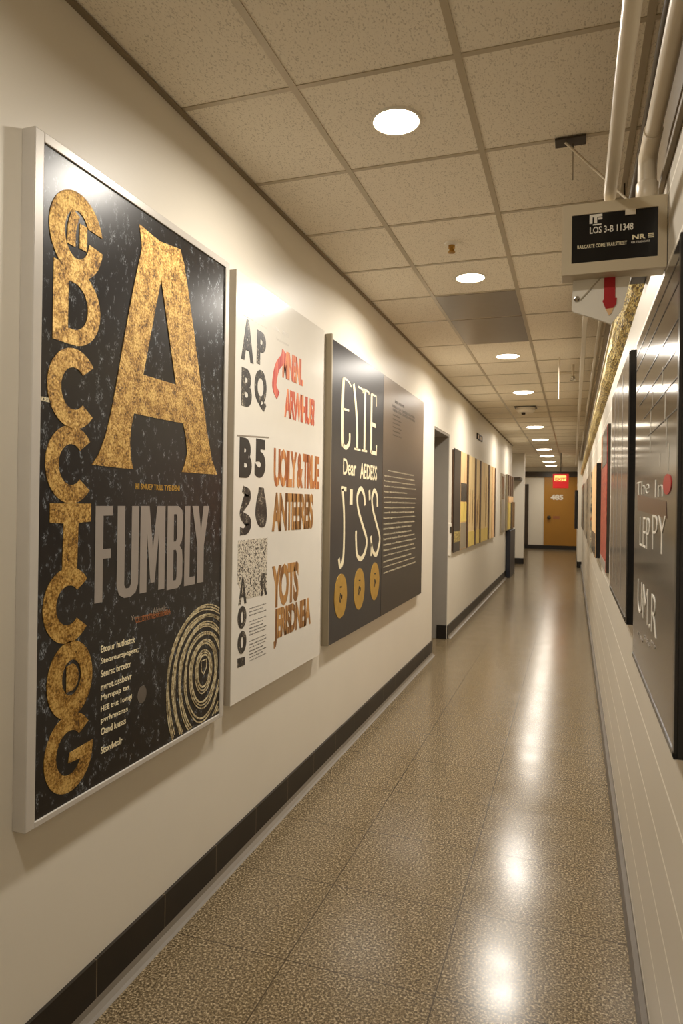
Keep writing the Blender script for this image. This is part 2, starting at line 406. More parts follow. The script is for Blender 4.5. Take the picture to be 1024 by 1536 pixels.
T = thing('sprinkler', 'small brass ceiling sprinkler head on white plate, before the second downlight', 'sprinkler', (-.679, 3.9, H))
obj('escutcheon', lathe(nb(), [(.0, 0), (.042, 0), (.038, -.008), (.02, -.014), (0, -.014)], (-.679, 3.9, H), 28), 'white_paint', T, True)
obj('sprinkler_head', lathe(nb(), [(.019, -.012), (.019, -.03), (.014, -.035), (.016, -.05), (.022, -.052), (.02, -.056), (0, -.058)], (-.679, 3.9, H), 20), 'brass', T, True)
T = thing('smoke_detector', 'boxy white smoke detector with dark rim under the ceiling', 'smoke detector', (-.70, 10.7, H))
obj('mounting_plate', bx(-.86, -.54, 10.55, 10.85, H-.012, H-.004), 'dark_metal', T)
obj('housing', lathe(nb(), [(.14, -.012), (.14, -.05), (.11, -.085), (.05, -.09), (0, -.09)], (-.70, 10.7, H), 32), 'white_paint', T, True)
obj('sensor', lathe(nb(), [(.03, -.088), (.026, -.12), (0, -.125)], (-.73, 10.66, H), 16), 'dark_metal', T, True)
T = thing('pendant_sprinkler', 'white pendant sprinkler with twin arms hanging beside the ceiling rails', 'sprinkler', (-.02, 7.6, H))
obj('drop_pipe', tube(nb(), [(-.02, 7.6, H), (-.02, 7.6, H-.12)], .014), 'white_pipe', T, True)
obj('arm', tube(nb(), [(-.16, 7.6, H-.09), (.04, 7.6, H-.09)], .011), 'white_pipe', T, True)
obj('sprinkler_head', lathe(nb(), [(.014, -.12), (.02, -.14), (.012, -.16), (.03, -.165), (0, -.175)], (-.02, 7.6, H), 16), 'chrome', T, True)
T = obj('hanging_rod', tube(nb(), [(-.15, 7.2, H), (-.15, 7.2, H-.42)], .006, 8), 'white_pipe', smooth=True)
tag(T, 'thin white rod hanging straight down from the ceiling past the grey panels', 'rod')

# ------------------------------------------------------------------ pipes, sign, rails on the right
T = thing('ceiling_pipe', 'left of the two white pipes ending above the black sign', 'pipe', (.088, 1, 2.55), 'white pipes above the hanging sign')
obj('pipe_run', tube(nb(), [(.088, YB, 2.55), (.088, 2.05, 2.55), (.088, 2.09, 2.546), (.088, 2.105, 2.536)], [.0172, .0172, .0172, .015], 24), 'white_pipe', T, True)
T = thing('ceiling_pipe', 'right of the two white pipes, with an elbow down onto the black sign', 'pipe', (.19, 1, 2.64), 'white pipes above the hanging sign')
obj('pipe_run', tube(nb(), [(.19, YB, 2.66), (.19, 2.03, 2.66)], .021, 24), 'white_pipe', T, True)
obj('elbow', tube(nb(), [(.19, 1.99, 2.66), (.19, 2.07, 2.658), (.188, 2.1, 2.645), (.187, 2.112, 2.62), (.187, 2.112, 2.52)], [.0245, .0245, .0255, .0255, .0255], 24), 'white_pipe', T, True)
obj('collar', lathe(nb(), [(.028, 0), (.03, .004), (.03, .05), (.027, .054)], (.187, 2.112, 2.519), 24), 'white_pipe', T, True)
T = thing('conduit', 'dark brown conduit running between the two white pipes', 'conduit', (.205, 1.5, 2.86))
obj('conduit_run', tube(nb(), [(.205, YB, 2.86), (.205, 4.2, 2.86)], .0155, 16), 'bronze_pipe', T, True)
for y in (.4, 3.4): obj('hanger', tube(nb(), [(.205, y, 2.87), (.205, y, H)], .004, 8), 'dark_metal', T, True)
T = obj('wall_moulding', bx(XR-.016, XR, YB, 19.5, 2.575, 2.592, bev=.003), 'edge_trim')
tag(T, 'thin moulding strip running along top of the right block wall', 'moulding')
T = thing('ceiling_bracket', 'rusty ceiling bracket with thin diagonal brace left of the white pipes', 'bracket', (-.03, 2.92, H))
obj('plate', bx(-.09, .03, 2.90, 2.97, H-.012, H-.004, bev=.002), 'dark_metal', T)
obj('brace', tube(nb(), [(-.05, 2.93, H-.012), (.19, 2.93, 2.872)], .0055, 10), 'white_pipe', T, True)
obj('rod', tube(nb(), [(-.02, 2.95, H-.012), (-.02, 2.95, H-.16)], .003, 8), 'chrome', T, True)

SX0, SX1, SZ0, SZ1, SY = -.041, .236, 2.317, 2.518, 2.07
T = thing('hanging_sign', 'black display sign in cream casing jutting from the right wall under pipes', 'sign', (.1, SY, SZ0))
bm = nb(); box(bm, SX0, SX1, SY+.012, SY+.075, SZ0, SZ1, bev=.003)
a, b, c, d = -.014, .213, 2.349, 2.487
box(bm, SX0, a, SY, SY+.012, SZ0, SZ1); box(bm, b, SX1, SY, SY+.012, SZ0, SZ1); box(bm, a, b, SY, SY+.012, SZ0, c); box(bm, a, b, SY, SY+.012, d, SZ1)
obj('casing', bm, 'sign_frame', T)
scr = obj('screen', bx(a, b, SY+.004, SY+.012, c, d), 'screen', T)
fs = FE(SY+.004)
sw, sh = b-a, d-c
def sbox(u0, v0, u1, v1): return (a+u0*sw, c+v0*sh, a+u1*sw, c+v1*sh)   # v up
obj('main_line', text(nb(), 'LOS 3-B 11348', sbox(.215, .59, .72, .73), fs, .001, .012), 'white_ink', scr)
obj('lower_line', text(nb(), 'RAILCARTE COME TRAILSTREET', sbox(.07, .30, .65, .375), fs, .001, .01), 'cream_ink', scr)
bm = text(nb(), 'NR', sbox(.71, .385, .86, .48), fs, .001, .03); 
for k in range(3): poly(bm, [[(a+q*sw, c+w*sh) for q, w in ((.89, .39+.035*k), (.955, .39+.035*k), (.955, .413+.035*k), (.89, .413+.035*k))]], fs, .001)
obj('emblem', bm, 'cream_ink', scr)
obj('caption', text(nb(), 'RES TRAINCARS', sbox(.70, .31, .91, .35), fs, .001, .01), 'white_ink', scr)
bm = nb()
for q0, q1, w0, w1 in ((.21, .36, .93, .985), (.21, .245, .80, .93), (.265, .30, .80, .93), (.31, .36, .87, .91), (.25, .35, .76, .785)):
    poly(bm, [[(a+q0*sw, c+w0*sh), (a+q1*sw, c+w0*sh), (a+q1*sw, c+w1*sh), (a+q0*sw, c+w1*sh)]], fs, .001)
obj('pictogram', bm, 'white_ink', scr)
obj('sticker', bx(.128, .155, SY-.001, SY+.003, 2.472, 2.488), 'white_pipe', T)

# arrow plate under the sign
PY = 2.125
T = thing('arrow_plate', 'white folded plate with red down arrow hanging under the black sign', 'sign', (.07, PY, 2.2))
out = [(-.008, 2.34), (-.012, 2.232), (-.006, 2.224), (.045, 2.205), (.098, 2.182), (.128, 2.225), (.155, 2.34)]
obj('mounting_plate', poly(nb(), [out], FE(PY+.012), .012), 'white_paint', T)
fp = FE(PY)
obj('fold', strip(nb(), [(.074, 2.325), (.012, 2.258)], .0035, fp, .003), 'grid', T)
obj('arrow', poly(nb(), [[(.077, 2.338), (.107, 2.338), (.107, 2.256), (.112, 2.256), (.110, 2.238), (.103, 2.228), (.082, 2.226), (.073, 2.25), (.077, 2.255)]], fp, .003), 'red', T)
obj('arrow_tip', poly(nb(), [[(.082, 2.226), (.103, 2.228), (.098, 2.213), (.091, 2.207)]], fp, .0025), 'wood_peach', T)
obj('bolt', lathe(nb(), [(.009, 0), (.009, -.004), (.005, -.008), (0, -.008)], (.002, PY, 2.262), 6, 'y'), 'chrome', T)
# long rails past the sign
for x, w, z, s, yend in ((.062, .017, 2.95, 'leftmost, broadest of the three long white rails under the ceiling', 22.5), (.162, .010, 2.95, 'middle of the three long white rails under the ceiling', 24.0)):
    T = thing('ceiling_rail', s, 'rail', (x, 10, z), 'long white rails past the sign')
    obj('rail_bar', bx(x-w, x+w, 3.8, yend, z-w*.7, z+w*.7, bev=.003), 'white_paint', T)
    for y in (4.6, 7.6, 10.6, 14, 18):
        obj('hanger', tube(nb(), [(x, y, z+w*.7), (x, y, H-.003)], .005, 8), 'white_pipe', T, True)
T = thing('ceiling_rail', 'rightmost, thinnest of the three white rails, along the gold glitter strip', 'rail', (.19, 10, 2.605), 'long white rails past the sign')
obj('rail_bar', bx(.178, .192, 2.5, 19.5, 2.603, 2.612, bev=.002), 'white_paint', T)
bm = nb(); y0, y1 = 2.72, 19.5
P = [(.188, 2.603), (.184, 2.53), (.205, 2.495), (XR, 2.468), (XR, 2.603)]
ns = 40; R_ = []
for i in range(ns+1):
    y = y0+(y1-y0)*(i/ns)**1.7; k = .006*math.sin(i*2.3)
    R_.append([bm.verts.new((x+(k if 0 < q < 3 else 0), y, z)) for q, (x, z) in enumerate(P)])
for A, B in zip(R_, R_[1:]):
    for k in range(5): bm.faces.new((A[k], A[(k+1) % 5], B[(k+1) % 5], B[k]))
bm.faces.new(R_[0]); bm.faces.new(R_[-1])
T = thing('glitter_strip', 'gold glitter covered strip along the top of the right wall', 'strip', (.21, 8, 2.47))
obj('mounting_channel', bx(.236, XR, 2.72, 19.5, 2.603, 2.62), 'dark_metal', T)
obj('glitter_face', bm, 'glitter', T)
obj('end_cap', bx(.186, XR, 2.4, 2.72, 2.47, 2.60, bev=.004), 'dark_metal', T)

# ------------------------------------------------------------------ left wall: panels
XF = -1.41
fL = FL(XF)
def P(px, py): return on_x(px, py, XF)
def pp(*pts): return [P(*q) for q in pts]
def tbox(xl, yt, yb, xr):
    u0, z1 = P(xl, yt); z0 = P(xl, yb)[1]; u1 = P(xr, yt)[0]; return (u0, z0, u1, z1)
def rbox(bm, u0, u1, z0, z1, d0, d1, bev=0): return box(bm, XF+d0, XF+d1, u0, u1, z0, z1, bev)

# --- poster with gold letters
u0, u1, z0, z1 = 1.495, 2.615, .731, 2.672
T = thing('framed_poster', 'black poster with gold leaf letters and big A in pale grey frame', 'poster', (XL, 2.05, z0))
bm = nb()
rbox(bm, u0, u0+.036, z0, z1, -.042, .004, .003); rbox(bm, u1-.032, u1, z0, z1, -.042, .004, .003)
rbox(bm, u0+.036, u1-.032, z1-.028, z1, -.042, .004, .002); rbox(bm, u0+.036, u1-.032, z0, z0+.018, -.042, .004, .002)
obj('frame', bm, 'frame_grey', T)
pi = obj('print', rbox(nb(), u0+.036, u1-.032, z0+.018, z1-.028, -.04, -.002), 'poster_black', T)
fp_ = FL(XF-.002)
PU1, PZ0 = u1-.033, z0+.019
def cshape(bb, open0, open1, th, name='gold_letter', extra=None):   # a heavy C / G from a box in the photo
    xl, yt, yb, xr = bb; a0, b0, a1, b1 = tbox(xl, yt, yb, xr)
    cx, cy, rx, ry = (a0+a1)/2, (b0+b1)/2, (a1-a0)/2, (b1-b0)/2
    tx, ty = th*rx, th*ry
    o = arc(cx, cy, rx, ry, open0, open1, 48); i = arc(cx, cy, rx-tx, ry-ty*.95, open1-6, open0+6, 48)
    return cx, cy, rx, ry, o+i
GN = [0]
def gold(bm):
    o = obj('gold_letter', bm, 'gold', pi); GN[0] += 1
    o.location.x += .0005*(GN[0] % 2)
# G with a small figure inside
bm = nb(); cx, cy, rx, ry, L = cshape((75, 262, 398, 156), 12, 338, .52)
a = arc(cx, cy, rx, ry, 14, 352, 48); b = arc(cx, cy, rx*.46, ry*.56, 352, 30, 48)
poly(bm, [a+b], fp_)
strip(bm, bez([(cx-.22*rx, cy-.3*ry), (cx-.2*rx, cy+.15*ry), (cx-.06*rx, cy+.5*ry)]), .3*rx, fp_, .0022)
strip(bm, bez([(cx+.22*rx, cy-.28*ry), (cx+.22*rx, cy+.3*ry)]), .28*rx, fp_, .0022)
gold(bm)
# D
a0, b0, a1, b1 = tbox(81, 386, 508, 152)
bm = poly(nb(), [[(a0, b0), (a0, b1)]+arc(a0+.42*(a1-a0), (b0+b1)/2, .58*(a1-a0), (b1-b0)/2, 90, -90, 30),
                 [(a0+.30*(a1-a0), b0+.2*(b1-b0)), (a0+.30*(a1-a0), b0+.8*(b1-b0))]+arc(a0+.42*(a1-a0), (b0+b1)/2, .3*(a1-a0), .3*(b1-b0), 90, -90, 24)], fp_); gold(bm)
for bb in ((72, 510, 637, 149), (69, 632, 755, 144), (65, 856, 975, 139)):
    *_, L = cshape(bb, 40, 320, .5); gold(poly(nb(), [L], fp_))
# T
a0, b0, a1, b1 = tbox(75.5, 755, 858, 137); w = a1-a0; h = b1-b0
gold(poly(nb(), [[(a0, b1), (a1, b1), (a1, b1-.28*h), (a0+.68*w, b1-.3*h), (a0+.66*w, b0), (a0+.3*w, b0), (a0+.32*w, b1-.3*h), (a0, b1-.28*h)]], fp_))
# O with an inner tablet
a0, b0, a1, b1 = tbox(71, 971, 1092, 139); cx, cy, rx, ry = (a0+a1)/2, (b0+b1)/2, (a1-a0)/2, (b1-b0)/2
bm = poly(nb(), [arc(cx, cy, rx, ry, 0, 352.5, 47), arc(cx+.05*rx, cy+.05*ry, .42*rx, .46*ry, 0, 352.5, 31)], fp_)
poly(bm, [[(cx-.18*rx, cy-.3*ry), (cx-.18*rx, cy+.36*ry)]+arc(cx, cy+.05*ry, .36*rx, .36*ry, 80, -70, 20)], fp_); gold(bm)
# last G
bm = nb(); cx, cy, rx, ry, L = cshape((67, 1086, 1209, 140), 38, 345, .46); poly(bm, [L], fp_)
poly(bm, [[(cx-.05*rx, cy-.25*ry), (cx-.0*rx, cy+.0*ry), (cx+1.0*rx, cy+.06*ry), (cx+.93*rx, cy-.3*ry)]], fp_, .0022); gold(bm)
# the big A
outer = [(209, 336), (211, 350), (213, 372), (206, 405), (195, 460), (184, 522), (175, 575), (166, 622), (158, 655), (148, 682), (138, 697),
         (200, 704), (197, 690), (195, 664), (197, 640), (201, 620), (238, 628), (275, 635), (279, 656), (281, 680), (277, 697), (273, 708), (326, 712), (318, 690), (311, 650), (303, 590), (292, 505), (283, 440), (276, 394), (274, 388), (271, 374), (240, 362)]
hole = [(242, 418), (215, 562), (264, 577)]
gold(poly(nb(), [pp(*outer), pp(*hole)], fp_))
# FUMBLY, cut as condensed block letters on a unit box
BL = {'F': ([[(0, 0), (0, 1), (1, 1), (1, .9), (.45, .9), (.45, .55), (.92, .55), (.92, .45), (.45, .45), (.45, 0)]],),
      'U': ([[(0, 1), (0, .13), (.12, .04), (.35, 0), (.65, 0), (.88, .04), (1, .13), (1, 1), (.66, 1), (.66, .14), (.58, .1), (.42, .1), (.34, .14), (.34, 1)]],),
      'M': ([[(0, 0), (0, 1), (.34, 1), (.5, .5), (.66, 1), (1, 1), (1, 0), (.74, 0), (.74, .68), (.58, .1), (.42, .1), (.26, .68), (.26, 0)]],),
      'B': ([[(0, 0), (0, 1), (.7, 1), (.94, .95), (1, .86), (1, .66), (.94, .57), (.8, .52), (.96, .46), (1, .36), (1, .14), (.94, .05), (.7, 0)],
             [(.4, .1), (.58, .1), (.62, .14), (.62, .42), (.56, .47), (.4, .47)], [(.4, .57), (.56, .57), (.62, .61), (.62, .86), (.58, .9), (.4, .9)]],),
      'L': ([[(0, 0), (0, 1), (.48, 1), (.48, .1), (1, .1), (1, 0)]],),
      'Y': ([[(0, 1), (.36, 1), (.52, .68), (.66, 1), (1, 1), (.7, .48), (.7, 0), (.32, 0), (.32, .48)]],)}
ux, zt, zb = [144, 177, 211.6, 251.5, 278, 288], 759, [(144, 905.5), (290, 876)]
for ch, xl, xr, yb in (('F', 144, 169.5, 905), ('U', 177, 209, 899), ('M', 211.6, 248.5, 890), ('B', 252, 275, 885), ('L', 278, 294, 879), ('Y', 289, 314, 876)):
    a0, b0, a1, b1 = tbox(xl, 759, yb, xr)
    obj('silver_letter', poly(nb(), [[(a0+x*(a1-a0), b0+y*(b1-b0)) for x, y in Lp] for Lp in BL[ch][0]], fp_), 'silver_ink', pi)
obj('subtitle', text(nb(), 'HI SNUEP TRILL TYE-DENI', tbox(204, 725, 734, 270), fp_, .001, .02), 'brass_disc', pi)
obj('script_word', text(nb(), 'Yon', tbox(197, 924, 931, 208), fp_, .001), 'grey_ink', pi); obj('script_word', text(nb(), 'Aldusic', tbox(230, 912, 921, 250), fp_, .001), 'grey_ink', pi)
bm = text(nb(), 'CILUSTRTIVE ARTIENDA', tbox(204, 926, 935, 256), fp_, .001, .01); strip(bm, pp((203, 927), (257, 917)), .002, fp_); obj('rust_line', bm, 'rust_ink', pi)
obj('side_note', text(nb(), 'NORSE', tbox(61, 594, 601, 75), fp_, .001, .02), 'cream_ink', pi)
for s, yt, xr in (('Etcour hutlostck', 969, 203), ('Steoreurspegers;', 988, 208), ('Senrsc brcetcr', 1006, 197), ('nvret.ossbevr', 1026, 198), ('Msrnpap tas', 1043, 194), ('HEE trut 1ovngi', 1060, 198), ('pvrhnnsnss', 1077, 192), ('Oand luusss', 1093, 189), ('Stsxvlvtolr', 1121, 184)):
    obj('text_line', text(nb(), s, tbox(152, yt, yt+10.5, xr), fp_, .001, .012), 'cream_ink', pi)
a0, b0, a1, b1 = tbox(206, 1032, 1058, 221)
obj('pale_spot', poly(nb(), [arc((a0+a1)/2, (b0+b1)/2, (a1-a0)/2.2, (b1-b0)/2, 0, 350, 24)], fp_, .001), 'grey_print', pi)
# ring pattern in the corner
cx, cy = P(306, 1003); keep = lambda q: q[0] < PU1-.002 and q[1] > PZ0+.002
bm = nb()
for i, (rx, ry) in enumerate(((.042, .066), (.05, .078), (.058, .088), (.082, .118), (.09, .128), (.098, .136), (.122, .166), (.13, .176), (.152, .2), (.158, .208), (.166, .218), (.19, .244), (.197, .252), (.204, .26), (.226, .28), (.232, .288), (.238, .296))):
    k = .5+i*.03
    pts = []
    for q in range(120):
        an = 2*math.pi*q/120; st = 1.1+.62*k*max(0, -math.sin(an))+.02*math.sin(3*an+i)
        pts.append((cx+rx*(1.12+.12*max(0, -math.sin(an)))*math.cos(an)*(1+.012*math.sin(5*an+i*1.3)), cy+ry*.78*math.sin(an)*st))
    strip(bm, pts, .0052 if i % 3 else .0072, fp_, .0015, True, keep)
a0, b0, a1, b1 = tbox(302, 992, 1013, 310)
strip(bm, [(a0, b1), (a0+.1*(a1-a0), b0+.3*(b1-b0)), ((a0+a1)/2, b0), (a1, b0+.4*(b1-b0)), (a1, b1)], .005, fp_, .0015, True)
obj('ring_drawing', bm, 'ring', pi)

# --- white board with display type
u0, u1, z0, z1 = 2.685, 3.80, .752, 2.672
T = thing('type_specimen_board', 'glossy white board with black engraved letters and orange and brown type', 'poster', (XL, 3.2, z0))
obj('backing', rbox(nb(), u0, u1, z0, z1, -.042, -.003, .001), 'board_side', T)
bd = obj('face', rbox(nb(), u0, u1, z0, z1, -.003, 0), 'board_white', T)
def put(name, bm, mat): return obj(name, bm, mat, bd)
def letter(ch, xl, yt, yb, xr, bold=.05, mat='engraved', name='black_letter'): put(name, text(nb(), ch, tbox(xl, yt, yb, xr), fL, .0012, bold, 6), mat)
letter('A', 362.5, 474, 538, 381, .05); letter('P', 385.5, 494, 545, 399, .05); letter('B', 362.5, 550, 608, 378, .05); letter('Q', 382, 551, 613, 400, .05)
letter('B', 359.5, 655, 716, 378, .06, 'black_ink'); letter('5', 382.5, 657, 716, 398.5, .06, 'black_ink')
put('shelf_line', strip(nb(), pp((356, 653), (403, 656)), .006, fL), 'grey_ink')
# ornate S figure and a bottle shape
S = bez(pp((364, 733), (372, 742), (366, 757), (362, 771), (372, 784), (368, 796), (360, 797)))
put('ornament', strip(nb(), S, [.03+.03*math.sin(i/(len(S)-1)*math.pi*2.2)**2 for i in range(len(S))], fL, .0012), 'engraved')
put('bottle_figure', poly(nb(), [bez(pp((388, 731), (395, 732), (396, 738), (398.5, 752), (400, 772), (398, 787), (393, 791), (387, 787), (383, 772), (384.5, 752), (387.5, 738)), 5)], fL, .0012), 'engraved')
bm = nb(); a0, b0, a1, b1 = tbox(357, 811, 902, 401); 
put('sketch', poly(nb(), [[(a0, b0+.3*(b1-b0)), (a0+.25*(a1-a0), b0), (a1, b0), (a1, b1), (a0, b1)]], fL, .0008), 'sketch')
letter('A', 358, 867, 908, 370, .05); letter('R', 391.5, 860, 894, 401, .05)
for yt, yb in ((911, 945), (949, 983)):
    a0, b0, a1, b1 = tbox(356.5, yt, yb, 369.5); cx, cy, rx, ry = (a0+a1)/2, (b0+b1)/2, (a1-a0)/2, (b1-b0)/2
    put('black_letter', poly(nb(), [arc(cx, cy, rx, ry, 0, 352, 40), arc(cx, cy, rx*.3, ry*.5, 0, 350, 24)], fL, .0012), 'engraved')
put('stamp', poly(nb(), [pp((356, 988), (367, 985), (367, 997), (356, 1002))], fL, .001), 'engraved')
for k in range(17):
    y = 912+k*4.9
    if k in (3, 9): continue
    bm = text(nb(), random.choice(('hdenrs onthe letrcut aseinvn', 'mndreal typrsa forvelin ts', 'cureth osndin pareslte')), tbox(374, y, y+2.6, random.choice((399, 398, 394))), fL, .0006, -.01, 1); put('text_line', bm, 'black_ink')
for y, xr in ((438, 398), (452, 399), (470, 400)): put('faint_line', text(nb(), 'sovernet inl pourva', tbox(364, y, y+3.5, xr), fL, .0006, -.01, 1), 'frame_grey')
put('faint_line', text(nb(), 'mlas. . APPIL', tbox(411, 487, 494, 434), fL, .0006, 0, 1), 'frame_grey'); put('faint_line', text(nb(), 'leursstnr', tbox(415, 505, 510, 434), fL, .0006, 0, 1), 'frame_grey')
put('orange_type', text(nb(), 'MINENL', tbox(424, 524, 566, 455), fL, .0012, .045, 3, .84), 'orange_ink')
bm = strip(nb(), bez(pp((426, 527), (424, 538), (417, 548), (413, 562), (411.5, 580), (417, 594))), .05, fL); put('red_flourish', bm, 'red_ink')
put('orange_type', text(nb(), 'ARWIHUS!', tbox(427, 581, 626, 472), fL, .0012, .045, 3, .84), 'orange_ink')
put('copper_type', text(nb(), 'UOILY & TRUE', tbox(411, 671, 730, 479), fL, .0012, .045, 3, .84), 'copper_ink')
put('brown_type', text(nb(), 'ANTEEREIS', tbox(408.5, 738, 798, 470), fL, .0012, .045, 3, .84), 'brown_ink')
put('brown_type', text(nb(), "YOTS", tbox(408, 849, 914, 448), fL, .0012, .045, 3, .84), 'brown_ink')
put('brown_type', text(nb(), 'JERISDNEIA', tbox(411, 914, 973, 466), fL, .0012, .045, 3, .84), 'brown_ink')

# --- double dark board
u0, us, u1, z0, z1 = 3.94, 5.145, 6.65, .772, 2.66
T = thing('double_text_board', 'wide dark two-panel text board with tall cream letters and gold ovals', 'poster', (XL, 5.3, z0))
bm = nb(); rbox(bm, u0, u1, z0, z1, -.042, -.012); rbox(bm, u0-.006, u0+.012, z0, z1+.03, -.042, .002, .002); obj('mounting_board', bm, 'steel_edge', T)
lb = obj('slate_panel', rbox(nb(), u0+.012, us-.004, z0, z1, -.012, 0, .001), 'slate', T)
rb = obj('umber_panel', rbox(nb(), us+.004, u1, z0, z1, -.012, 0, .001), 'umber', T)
obj('seam_strip', rbox(nb(), us-.004, us+.004, z0, z1, -.012, -.002), 'gloss_black', T)
def lp(name, bm, mat='cream_ink'): return obj(name, bm, mat, lb)
# tall hairline-serif letters, drawn as ribbons in photo space on the board
def rib(bm, pts, w, smooth=True):
    q = pp(*pts); strip(bm, bez(q, 8) if smooth and len(q) > 2 else q, w, fL, .0012); return bm
w1, w2 = .04, .014
bm = nb(); rib(bm, [(515, 568), (513.5, 610), (513, 650), (514, 669)], w1); rib(bm, [(514.5, 567), (521, 571), (526.5, 580)], w2); rib(bm, [(514, 613), (523, 616)], w2); rib(bm, [(514, 668), (519, 671), (523.5, 664), (524, 650)], .03); lp('tall_letter', bm)
bm = nb(); rib(bm, [(530, 576), (533, 605), (535, 640), (535, 674)], w1); rib(bm, [(537, 580), (544, 585)], w2); rib(bm, [(544, 583), (544, 590)], w2); rib(bm, [(531, 673), (540, 675)], w2); lp('tall_letter', bm)
bm = nb(); rib(bm, [(547.5, 585), (546.5, 620), (546, 676)], w1, False); rib(bm, [(545, 584), (552, 588), (553, 592)], w2); rib(bm, [(542, 675.5), (550, 677)], w2); lp('tall_letter', bm)
bm = nb(); rib(bm, [(557, 591), (556.5, 630), (556, 679)], w1, False); rib(bm, [(557, 591), (564, 595), (564, 610)], w2, False); rib(bm, [(557, 636), (563, 639)], .03, False); rib(bm, [(556, 678), (564, 680.5), (564, 668)], .03, False); lp('tall_letter', bm)
lp('cream_words', text(nb(), 'Dear', tbox(514.5, 687, 712, 534), fL, .001, .012)); lp('cream_words', text(nb(), 'AEDESS', tbox(540, 694, 718, 565), fL, .001, .012))
bm = nb(); rib(bm, [(513.5, 733), (515.5, 770), (515.5, 810), (514, 840), (510, 850), (508, 838)], .032); rib(bm, [(512, 732.5), (519, 734)], .03); lp('tall_letter', bm)
lp('apostrophe', rib(nb(), [(526.5, 734), (526, 757)], .06, False)); 
bm = nb(); rib(bm, [(547, 758), (545.5, 742), (540.5, 733), (535.5, 745), (537, 765), (544, 790), (549.5, 810), (547, 828), (541, 838), (535, 832), (533.5, 810), (533.5, 796)], .034); lp('tall_letter', bm)
bm = nb(); rib(bm, [(565.5, 760), (565, 744), (561, 736), (557.5, 748), (559, 765), (564, 785), (569, 806), (567, 823), (563.5, 832), (558.5, 826), (555.5, 805)], .034); rib(bm, [(553.5, 735), (554, 750)], .04, False); rib(bm, [(556, 834), (557, 815)], .03, False); lp('tall_letter', bm)
for xl, yt, yb, xr in ((501, 861, 927, 519.5), (530, 852.5, 914, 546), (554.5, 844, 900, 568)):
    q0, q1, q2, q3 = P(xl, (yt+yb)/2), P(xr, (yt+yb)/2), P((xl+xr)/2, yt), P((xl+xr)/2, yb)
    cx, cy, rx, ry = (q0[0]+q1[0])/2, (q2[1]+q3[1])/2, (q1[0]-q0[0])/2, (q2[1]-q3[1])/2
    ov = lp('gold_oval', poly(nb(), [arc(cx, cy, rx, ry, 0, 354, 48)], fL, .0025), 'brass_disc')
    bm = nb(); f2 = FL(XF+.0025)
    strip(bm, bez([(cx-.2*rx, cy-.25*ry), (cx-.05*rx, cy+.1*ry), (cx+.15*rx, cy-.1*ry), (cx+.2*rx, cy+.05*ry)]), .014, f2, .0006); strip(bm, bez([(cx-.1*rx, cy-.3*ry), (cx+.12*rx, cy-.02*ry)]), .012, f2, .0006)
    strip(bm, [(cx-.02, cy+.42*ry), (cx+.02, cy+.4*ry)], .01, f2, .0006); obj('oval_mark', bm, 'dark_metal', ov)
bm = nb(); words = 'Etnor haslan veatrin poslured anen thrilos merand cevolt typeras inlod barvest'.split()
yy = [707, 714, 721.5, 729, 737, 745, 752, 760, 767, 775, 783, 790, 798, 805, 813, 821, 829, 837, 845, 853]
for k, y in enumerate(yy):
    ll = ' '.join(random.choice(words) for _ in range(5)); xl = 582 if k == 0 else 576 if k < 8 else 575
    yl = y+(y-760)*.05
    text(bm, ll, tbox(xl, yl, yl+3.2, random.choice((620, 622, 623, 616, 610 if k % 5 == 4 else 621))), fL, .0008, -.008, 1)
obj('paragraph', bm, 'cream_ink', rb)
for y, xl, xr in ((600, 592, 606), (606, 588, 622), (612, 589, 622)): obj('heading_line', text(nb(), 'HINROUS CASLEDON VERS', tbox(xl, y, y+4.5, xr), fL, .0008, .02, 1), 'umber_dark', rb)
for k in range(6): obj('heading_line', text(nb(), 'marselntho', tbox(589, 620+k*6, 623+k*6, 600+(k % 2)*2), fL, .0006, 0, 1), 'umber_dark', rb)

# --- plank artwork past the doorway
XW = -1.43; zb, zt = 1.045, 2.37
T = thing('plank_artwork', 'wide relief of upright yellow, tan and dark planks beyond the grey doorway', 'artwork', (XL, 11, zb))
obj('mounting_board', box(nb(), XL, XW-.006, 8.6, 13.3, zb+.02, zt-.02), 'wood_dark', T)
pl = [(680, 689.5, 'char', 0, 0, .0), (689.7, 698.5, 'wood_peach', 0, 0, .0), (698.8, 700.6, 'wood_dark', 0, 0, .012), (701, 710.6, 'wood_pale', 0, 0, 0), (710.8, 712.4, 'wood_dark', 0, -.05, .01), (712.7, 718, 'wood_pale', 0, 0, 0),
      (718.2, 719.6, 'wood_dark', 0, 0, .012), (720, 730.5, 'wood_pale', 0, 0, .004), (730.7, 732.4, 'wood_dark', 0, -.12, .012), (732.7, 736.5, 'wood_pale', 0, 0, 0), (736.7, 740, 'wood_peach', 0, 0, .006), (740.2, 741.6, 'wood_dark', .0, 0, .012)]
